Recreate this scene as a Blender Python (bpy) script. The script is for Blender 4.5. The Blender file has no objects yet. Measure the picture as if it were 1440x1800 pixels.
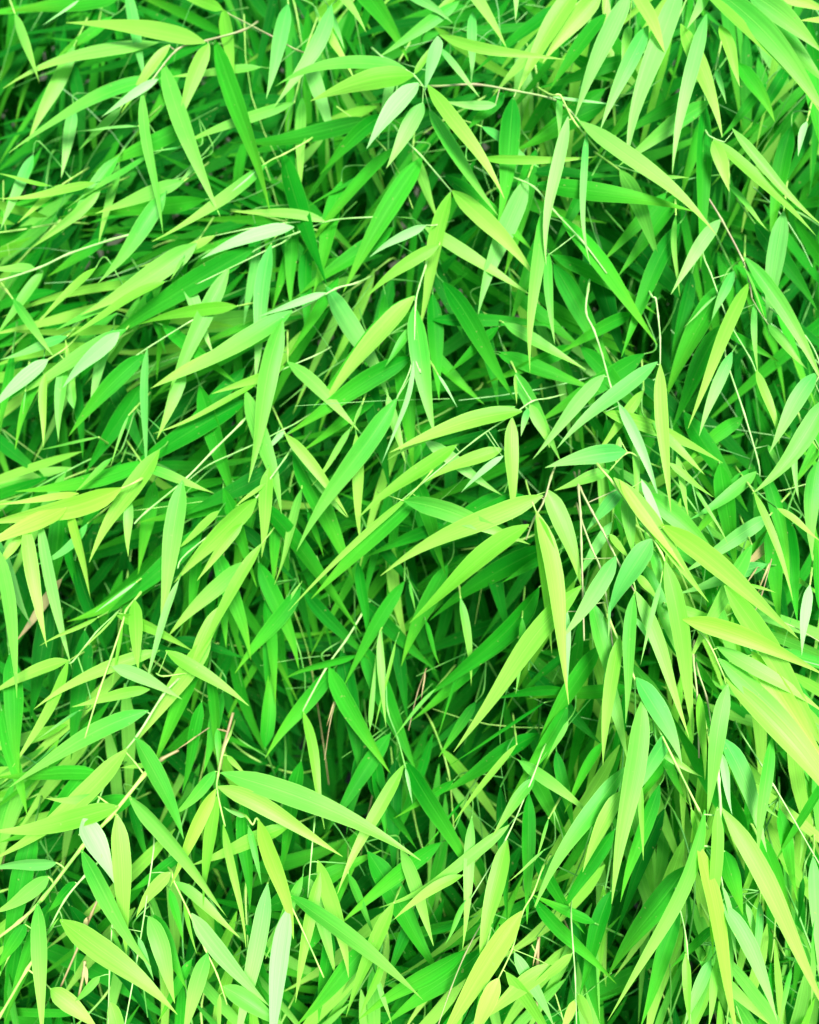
import bpy, math, random
from mathutils import Vector, Matrix
random.seed(11)
scene = bpy.context.scene
col = scene.collection

# ---------------------------------------------------------------- camera
FPX = 1413.0                                  # focal length in photograph pixels (1800 high)
cam_data = bpy.data.cameras.new('camera')
cam = bpy.data.objects.new('camera', cam_data)
col.objects.link(cam)
cam_data.sensor_fit = 'VERTICAL'
cam_data.sensor_height = 24.0
cam_data.lens = 24.0 * FPX / 1800.0
cam_data.clip_start = 0.02
cam_data.clip_end = 300.0
CAM = Vector((0.0, -0.42, 1.55))
cam.location = CAM
cam.rotation_euler = (math.radians(38), 0, 0)
cam_data.dof.use_dof = True
cam_data.dof.focus_distance = 0.54
cam_data.dof.aperture_fstop = 3.4
scene.camera = cam
MW = Matrix.Translation(CAM) @ Matrix.Rotation(math.radians(38), 4, 'X')
MR = MW.to_3x3()
VIEW = MR @ Vector((0, 0, -1))

# ---------------------------------------------------------------- sky, sun, exposure
world = bpy.data.worlds.new('World')
scene.world = world
world.use_nodes = True
wn = world.node_tree
wn.nodes.clear()
sky = wn.nodes.new('ShaderNodeTexSky')
sky.sky_type = 'NISHITA'
sky.sun_disc = False
sky.sun_elevation = math.radians(70)
sky.sun_rotation = math.radians(140)
sky.air_density = 1.0
sky.dust_density = 3.0
bg = wn.nodes.new('ShaderNodeBackground')
bg.inputs['Strength'].default_value = 0.085
wo = wn.nodes.new('ShaderNodeOutputWorld')
wn.links.new(sky.outputs[0], bg.inputs[0])
wn.links.new(bg.outputs[0], wo.inputs[0])
sun_d = bpy.data.lights.new('sun', 'SUN')
sun_d.energy = 3.4
sun_d.angle = math.radians(24)
sun_d.color = (1.0, 0.96, 0.88)
sun = bpy.data.objects.new('sun', sun_d)
col.objects.link(sun)
_e, _r = math.radians(70), math.radians(140)
_sd = Vector((math.sin(_r) * math.cos(_e), math.cos(_r) * math.cos(_e), math.sin(_e)))
sun.rotation_euler = _sd.to_track_quat('Z', 'Y').to_euler()
scene.view_settings.view_transform = 'Standard'
scene.view_settings.look = 'None'
scene.view_settings.gamma = 1.0
scene.view_settings.use_curve_mapping = False
scene.view_settings.exposure = 1.57
scene.render.engine = 'CYCLES'
scene.cycles.max_bounces = 10
scene.cycles.diffuse_bounces = 5
scene.cycles.transmission_bounces = 6
scene.cycles.transparent_max_bounces = 4


def ref_depth(x, y):
    """distance of the shrub's outer leaves: nearer at lower right, falling away to the upper left"""
    u, v = min(max(x / 1440.0, -.4), 1.4), min(max(y / 1800.0, -.4), 1.4)
    return 0.50 + 0.13 * (1 - v) + 0.07 * (1 - u) * (1 - 0.5 * v) + 0.05 * math.exp(-((u - .45) / .22) ** 2 - ((v - .66) / .16) ** 2)


def at(x, y, d):
    """the point d metres deep that stands at photograph pixel x, y"""
    return MW @ Vector(((x - 720.0) / FPX * d, (900.0 - y) / FPX * d, -d))


# ---------------------------------------------------------------- materials
def leaf_material(name, c0, c1, rough=0.42, trans=0.42, vein=0.15, pale=0.22, spec=0.20, tip=(0.35, 0.40, 0.05)):
    m = bpy.data.materials.new(name)
    m.use_nodes = True
    t = m.node_tree
    N, L = t.nodes, t.links
    N.clear()

    def math_n(op, a, b=None, c=None):
        n = N.new('ShaderNodeMath'); n.operation = op
        for i, v in enumerate((a, b, c)):
            if v is None: continue
            if hasattr(v, 'links') or hasattr(v, 'is_linked'): L.new(v, n.inputs[i])
            else: n.inputs[i].default_value = v
        return n.outputs[0]

    def mixc(f, a, b, mode='MIX'):
        n = N.new('ShaderNodeMix'); n.data_type = 'RGBA'; n.blend_type = mode
        for i, v in ((0, f), (6, a), (7, b)):
            if hasattr(v, 'is_linked'): L.new(v, n.inputs[i])
            elif isinstance(v, tuple): n.inputs[i].default_value = (*v, 1)
            else: n.inputs[i].default_value = v
        return n.outputs[2]
    oi = N.new('ShaderNodeObjectInfo')
    ge = N.new('ShaderNodeNewGeometry')
    uv = N.new('ShaderNodeUVMap'); uv.uv_map = 'UVMap'
    sp = N.new('ShaderNodeSeparateXYZ'); L.new(uv.outputs[0], sp.inputs[0])
    u, v = sp.outputs[0], sp.outputs[1]                # u along, v across
    rnd = math_n('FRACT', math_n('ADD', oi.outputs['Random'], math_n('MULTIPLY', ge.outputs['Random Per Island'], 3.7)))
    nz = N.new('ShaderNodeTexNoise'); nz.inputs['Scale'].default_value = 22.0; nz.inputs['Detail'].default_value = 3.0
    L.new(ge.outputs['Position'], nz.inputs['Vector'])
    f = math_n('ADD', math_n('MULTIPLY', rnd, 0.75), math_n('MULTIPLY', math_n('SUBTRACT', nz.outputs[0], 0.35), 0.7))
    r2 = math_n('FRACT', math_n('MULTIPLY', rnd, 17.3))
    f = math_n('ADD', f, math_n('MULTIPLY', math_n('SUBTRACT', u, 0.45), math_n('SUBTRACT', math_n('MULTIPLY', r2, 2.2), 0.5)))
    cl = N.new('ShaderNodeClamp'); L.new(f, cl.inputs[0]); f = cl.outputs[0]
    base = mixc(f, c0, c1)
    # yellower toward the tip and along one part of the blade
    n2 = N.new('ShaderNodeTexNoise'); n2.noise_dimensions = '2D'; n2.inputs['Scale'].default_value = 2.2
    cb = N.new('ShaderNodeCombineXYZ'); L.new(math_n('ADD', u, math_n('MULTIPLY', rnd, 31.0)), cb.inputs[0]); L.new(math_n('MULTIPLY', v, 0.6), cb.inputs[1])
    L.new(cb.outputs[0], n2.inputs['Vector'])
    tf = math_n('MULTIPLY', math_n('POWER', u, 2.4), math_n('MULTIPLY', math_n('MULTIPLY', n2.outputs[0], 2.0), rnd))
    base = mixc(tf, base, tip)
    # parallel veins: fine lengthwise lines, uneven in strength
    cv = N.new('ShaderNodeCombineXYZ'); L.new(math_n('MULTIPLY', v, 19.0), cv.inputs[0]); L.new(math_n('ADD', math_n('MULTIPLY', u, 0.7), math_n('MULTIPLY', rnd, 9.0)), cv.inputs[1])
    n3 = N.new('ShaderNodeTexNoise'); n3.noise_dimensions = '2D'; n3.inputs['Scale'].default_value = 1.0; n3.inputs['Detail'].default_value = 2.0
    L.new(cv.outputs[0], n3.inputs['Vector'])
    vn = math_n('MULTIPLY', math_n('SUBTRACT', n3.outputs[0], 0.5), vein * 4)
    hsv = N.new('ShaderNodeHueSaturation'); L.new(math_n('ADD', 1.0, vn), hsv.inputs['Value']); L.new(base, hsv.inputs['Color'])
    base = hsv.outputs[0]
    # pale midrib and thin pale margin
    dv = math_n('ABSOLUTE', math_n('SUBTRACT', v, 0.5))
    mid = math_n('MULTIPLY', math_n('LESS_THAN', dv, 0.018), math_n('SUBTRACT', 1.0, math_n('MULTIPLY', u, 0.9)))
    edge = math_n('GREATER_THAN', dv, 0.468)
    pl = math_n('MULTIPLY', math_n('MAXIMUM', mid, math_n('MULTIPLY', edge, 0.7)), pale)
    base = mixc(pl, base, (min(1, c1[0] * 1.3 + .12), min(1, c1[1] * 1.2 + .12), c1[2] * 1.2 + .05))
    # rare bleached or brown flecks
    n4 = N.new('ShaderNodeTexNoise'); n4.inputs['Scale'].default_value = 260.0; L.new(ge.outputs['Position'], n4.inputs['Vector'])
    fl = math_n('MULTIPLY', math_n('GREATER_THAN', n4.outputs[0], 0.735), 0.45)
    base = mixc(fl, base, (0.30, 0.30, 0.10))
    pr = N.new('ShaderNodeBsdfPrincipled')
    L.new(base, pr.inputs['Base Color'])
    pr.inputs['Roughness'].default_value = rough
    pr.inputs['Specular IOR Level'].default_value = spec
    bp = N.new('ShaderNodeBump'); bp.inputs['Strength'].default_value = 0.25; bp.inputs['Distance'].default_value = 0.0004
    L.new(n3.outputs[0], bp.inputs['Height']); L.new(bp.outputs[0], pr.inputs['Normal'])
    tr = N.new('ShaderNodeBsdfTranslucent')
    ht = N.new('ShaderNodeHueSaturation'); ht.inputs['Saturation'].default_value = 1.05; ht.inputs['Value'].default_value = 1.35; ht.inputs['Hue'].default_value = 0.49
    L.new(base, ht.inputs['Color']); L.new(ht.outputs[0], tr.inputs['Color'])
    mx = N.new('ShaderNodeMixShader'); mx.inputs[0].default_value = trans
    L.new(pr.outputs[0], mx.inputs[1]); L.new(tr.outputs[0], mx.inputs[2])
    out = N.new('ShaderNodeOutputMaterial'); L.new(mx.outputs[0], out.inputs['Surface'])
    return m


LM = {
    'Y': leaf_material('leaf_lime', (.26, .60, .050), (.37, .70, .10), trans=.45, tip=(.41, .70, .12)),
    'y': leaf_material('leaf_yellow_green', (.13, .48, .030), (.29, .63, .085), trans=.45, tip=(.37, .66, .10)),
    'p': leaf_material('leaf_pale', (.24, .66, .18), (.32, .72, .26), rough=.5, trans=.4, tip=(.29, .66, .18)),
    'l': leaf_material('leaf_light_green', (.050, .37, .028), (.22, .58, .085), tip=(.31, .62, .08)),
    'm': leaf_material('leaf_mint', (.055, .36, .055), (.23, .58, .13), rough=.45, trans=.35, tip=(.28, .60, .12), spec=.12),
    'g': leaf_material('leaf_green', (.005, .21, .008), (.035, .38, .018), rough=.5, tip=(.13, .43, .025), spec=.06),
    'd': leaf_material('leaf_deep_green_shaded', (.002, .11, .007), (.007, .21, .011), rough=.55, trans=.42, tip=(.04, .30, .014), spec=.04),  # dark green blades, colour lowered further to paint in the shade of the hollows
    'o': leaf_material('leaf_dry', (.30, .25, .10), (.42, .38, .18), rough=.7, trans=.25, tip=(.38, .26, .1)),
}


def stem_material(name, c0, c1):
    m = bpy.data.materials.new(name); m.use_nodes = True
    N, L = m.node_tree.nodes, m.node_tree.links
    p = N['Principled BSDF']; p.inputs['Roughness'].default_value = .5
    nz = N.new('ShaderNodeTexNoise'); nz.inputs['Scale'].default_value = 45
    ge = N.new('ShaderNodeNewGeometry'); L.new(ge.outputs['Position'], nz.inputs['Vector'])
    r = N.new('ShaderNodeValToRGB'); r.color_ramp.elements[0].position = .35; r.color_ramp.elements[1].position = .65
    r.color_ramp.elements[0].color = (*c0, 1); r.color_ramp.elements[1].color = (*c1, 1)
    L.new(nz.outputs[0], r.inputs[0]); L.new(r.outputs[0], p.inputs['Base Color'])
    return m


SM = {'w': stem_material('stem_pale', (.18, .44, .09), (.32, .56, .18)),
      'y': stem_material('stem_yellow_green', (.16, .42, .05), (.34, .56, .11)),
      'k': stem_material('stem_pinkish', (.26, .22, .12), (.24, .38, .11)),
      't': stem_material('stem_tan', (.20, .14, .06), (.26, .25, .10)),
      'g': stem_material('stem_green', (.03, .22, .02), (.12, .36, .05))}

TONE_WORD = {'Y': 'lime', 'y': 'yellow-green', 'p': 'pale', 'l': 'light green', 'm': 'minty green', 'g': 'mid-green', 'd': 'dark green', 'o': 'dry tan'}
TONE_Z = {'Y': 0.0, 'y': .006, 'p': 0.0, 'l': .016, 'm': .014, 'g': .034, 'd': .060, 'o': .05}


# ---------------------------------------------------------------- shapes
def width_profile(t):
    """a bamboo blade: a quick rounded shoulder, long nearly parallel sides, a long fine point"""
    s = math.sin(min(1.0, t / 0.20) * math.pi / 2) ** 0.8
    if t < 0.36:
        s *= .90 + .10 * t / .36
    else:
        k = (t - 0.36) / 0.64
        s *= (1 - k ** 1.45) * (1 - .22 * k)
    return max(s, 0.02) if t > 0 else 0.07


def leaf_mesh(name, P, Nrm, W, segs, across, mat, fold=.16, twist=0.0, wave=0.0):
    """P(t) centreline, Nrm(t) face normal, W full width"""
    vs, fs, uvs = [], [], []
    ph = random.uniform(0, 6.28)
    for i in range(segs + 1):
        t = i / segs
        t = t ** 1.25 if t < 1 else 1.0
        p = P(t)
        e = 0.01
        tg = (P(min(1, t + e)) - P(max(0, t - e))).normalized()
        n = Nrm(t)
        n = (n - tg * n.dot(tg)).normalized()
        b = tg.cross(n)
        if twist:
            q = Matrix.Rotation(twist * t, 3, tg)
            n = q @ n; b = q @ b
        w = W * width_profile(t) * .5
        for j in range(across + 1):
            s = j / across * 2 - 1
            z = abs(s) * w * fold + wave * W * math.sin(t * 9 + ph + (1.7 if s > 0 else 0)) * s * s * .5
            vs.append(p + b * (s * w) + n * z)
            uvs.append((t, (s + 1) / 2))
    k = across + 1
    for i in range(segs):
        for j in range(across):
            fs.append((i * k + j, i * k + j + 1, (i + 1) * k + j + 1, (i + 1) * k + j))
    me = bpy.data.meshes.new(name)
    me.from_pydata(vs, [], fs)
    ul = me.uv_layers.new(name='UVMap')
    for l in me.loops: ul.data[l.index].uv = uvs[l.vertex_index]
    me.polygons.foreach_set('use_smooth', [True] * len(fs))
    me.materials.append(mat)
    return me


def tube_data(pts, rads, sides=6):
    vs, fs = [], []
    n = len(pts)
    ref = Vector((.3, .2, .93))
    for i, (p, r) in enumerate(zip(pts, rads)):
        tg = (pts[min(n - 1, i + 1)] - pts[max(0, i - 1)]).normalized()
        a = tg.cross(ref)
        if a.length < 1e-4: a = tg.cross(Vector((1, 0, 0)))
        a.normalize(); b = tg.cross(a)
        for k in range(sides):
            th = k / sides * 2 * math.pi
            vs.append(p + a * (r * math.cos(th)) + b * (r * math.sin(th)))
    for i in range(n - 1):
        for k in range(sides):
            k2 = (k + 1) % sides
            fs.append((i * sides + k, i * sides + k2, (i + 1) * sides + k2, (i + 1) * sides + k))
    fs.append(tuple(range(sides))[::-1]); fs.append(tuple((n - 1) * sides + k for k in range(sides)))
    return vs, fs


def smooth_path(P, per=5):
    if len(P) == 2:
        return [P[0].lerp(P[1], i / per) for i in range(per + 1)]
    out = []
    for i in range(len(P) - 1):
        p0 = P[max(0, i - 1)]; p1 = P[i]; p2 = P[i + 1]; p3 = P[min(len(P) - 1, i + 2)]
        for k in range(per):
            t = k / per
            out.append(.5 * ((2 * p1) + (p2 - p0) * t + (2 * p0 - 5 * p1 + 4 * p2 - p3) * t * t + (3 * p1 - p0 - 3 * p2 + p3) * t ** 3))
    out.append(P[-1])
    return out


def stem_mesh(name, P, r0, r1, mat, sides=6):
    """twig with slightly swollen nodes"""
    pts = smooth_path(P)
    n = len(pts); rads = []
    for i in range(n):
        t = i / (n - 1)
        r = r0 + (r1 - r0) * t
        if i % 5 == 0 and 0 < i < n - 1: r *= 1.45
        rads.append(r)
    vs, fs = tube_data(pts, rads, sides)
    me = bpy.data.meshes.new(name); me.from_pydata(vs, [], fs)
    me.polygons.foreach_set('use_smooth', [True] * len(fs))
    me.materials.append(mat)
    return me


def empty(name, loc, label, cat, group=None):
    o = bpy.data.objects.new(name, None)
    o.empty_display_size = .01
    col.objects.link(o); o.location = loc
    o['label'] = label; o['category'] = cat
    if group: o['group'] = group
    return o


def child(name, me, parent, loc=(0, 0, 0)):
    o = bpy.data.objects.new(name, me)
    col.objects.link(o); o.parent = parent; o.location = loc
    return o

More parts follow.
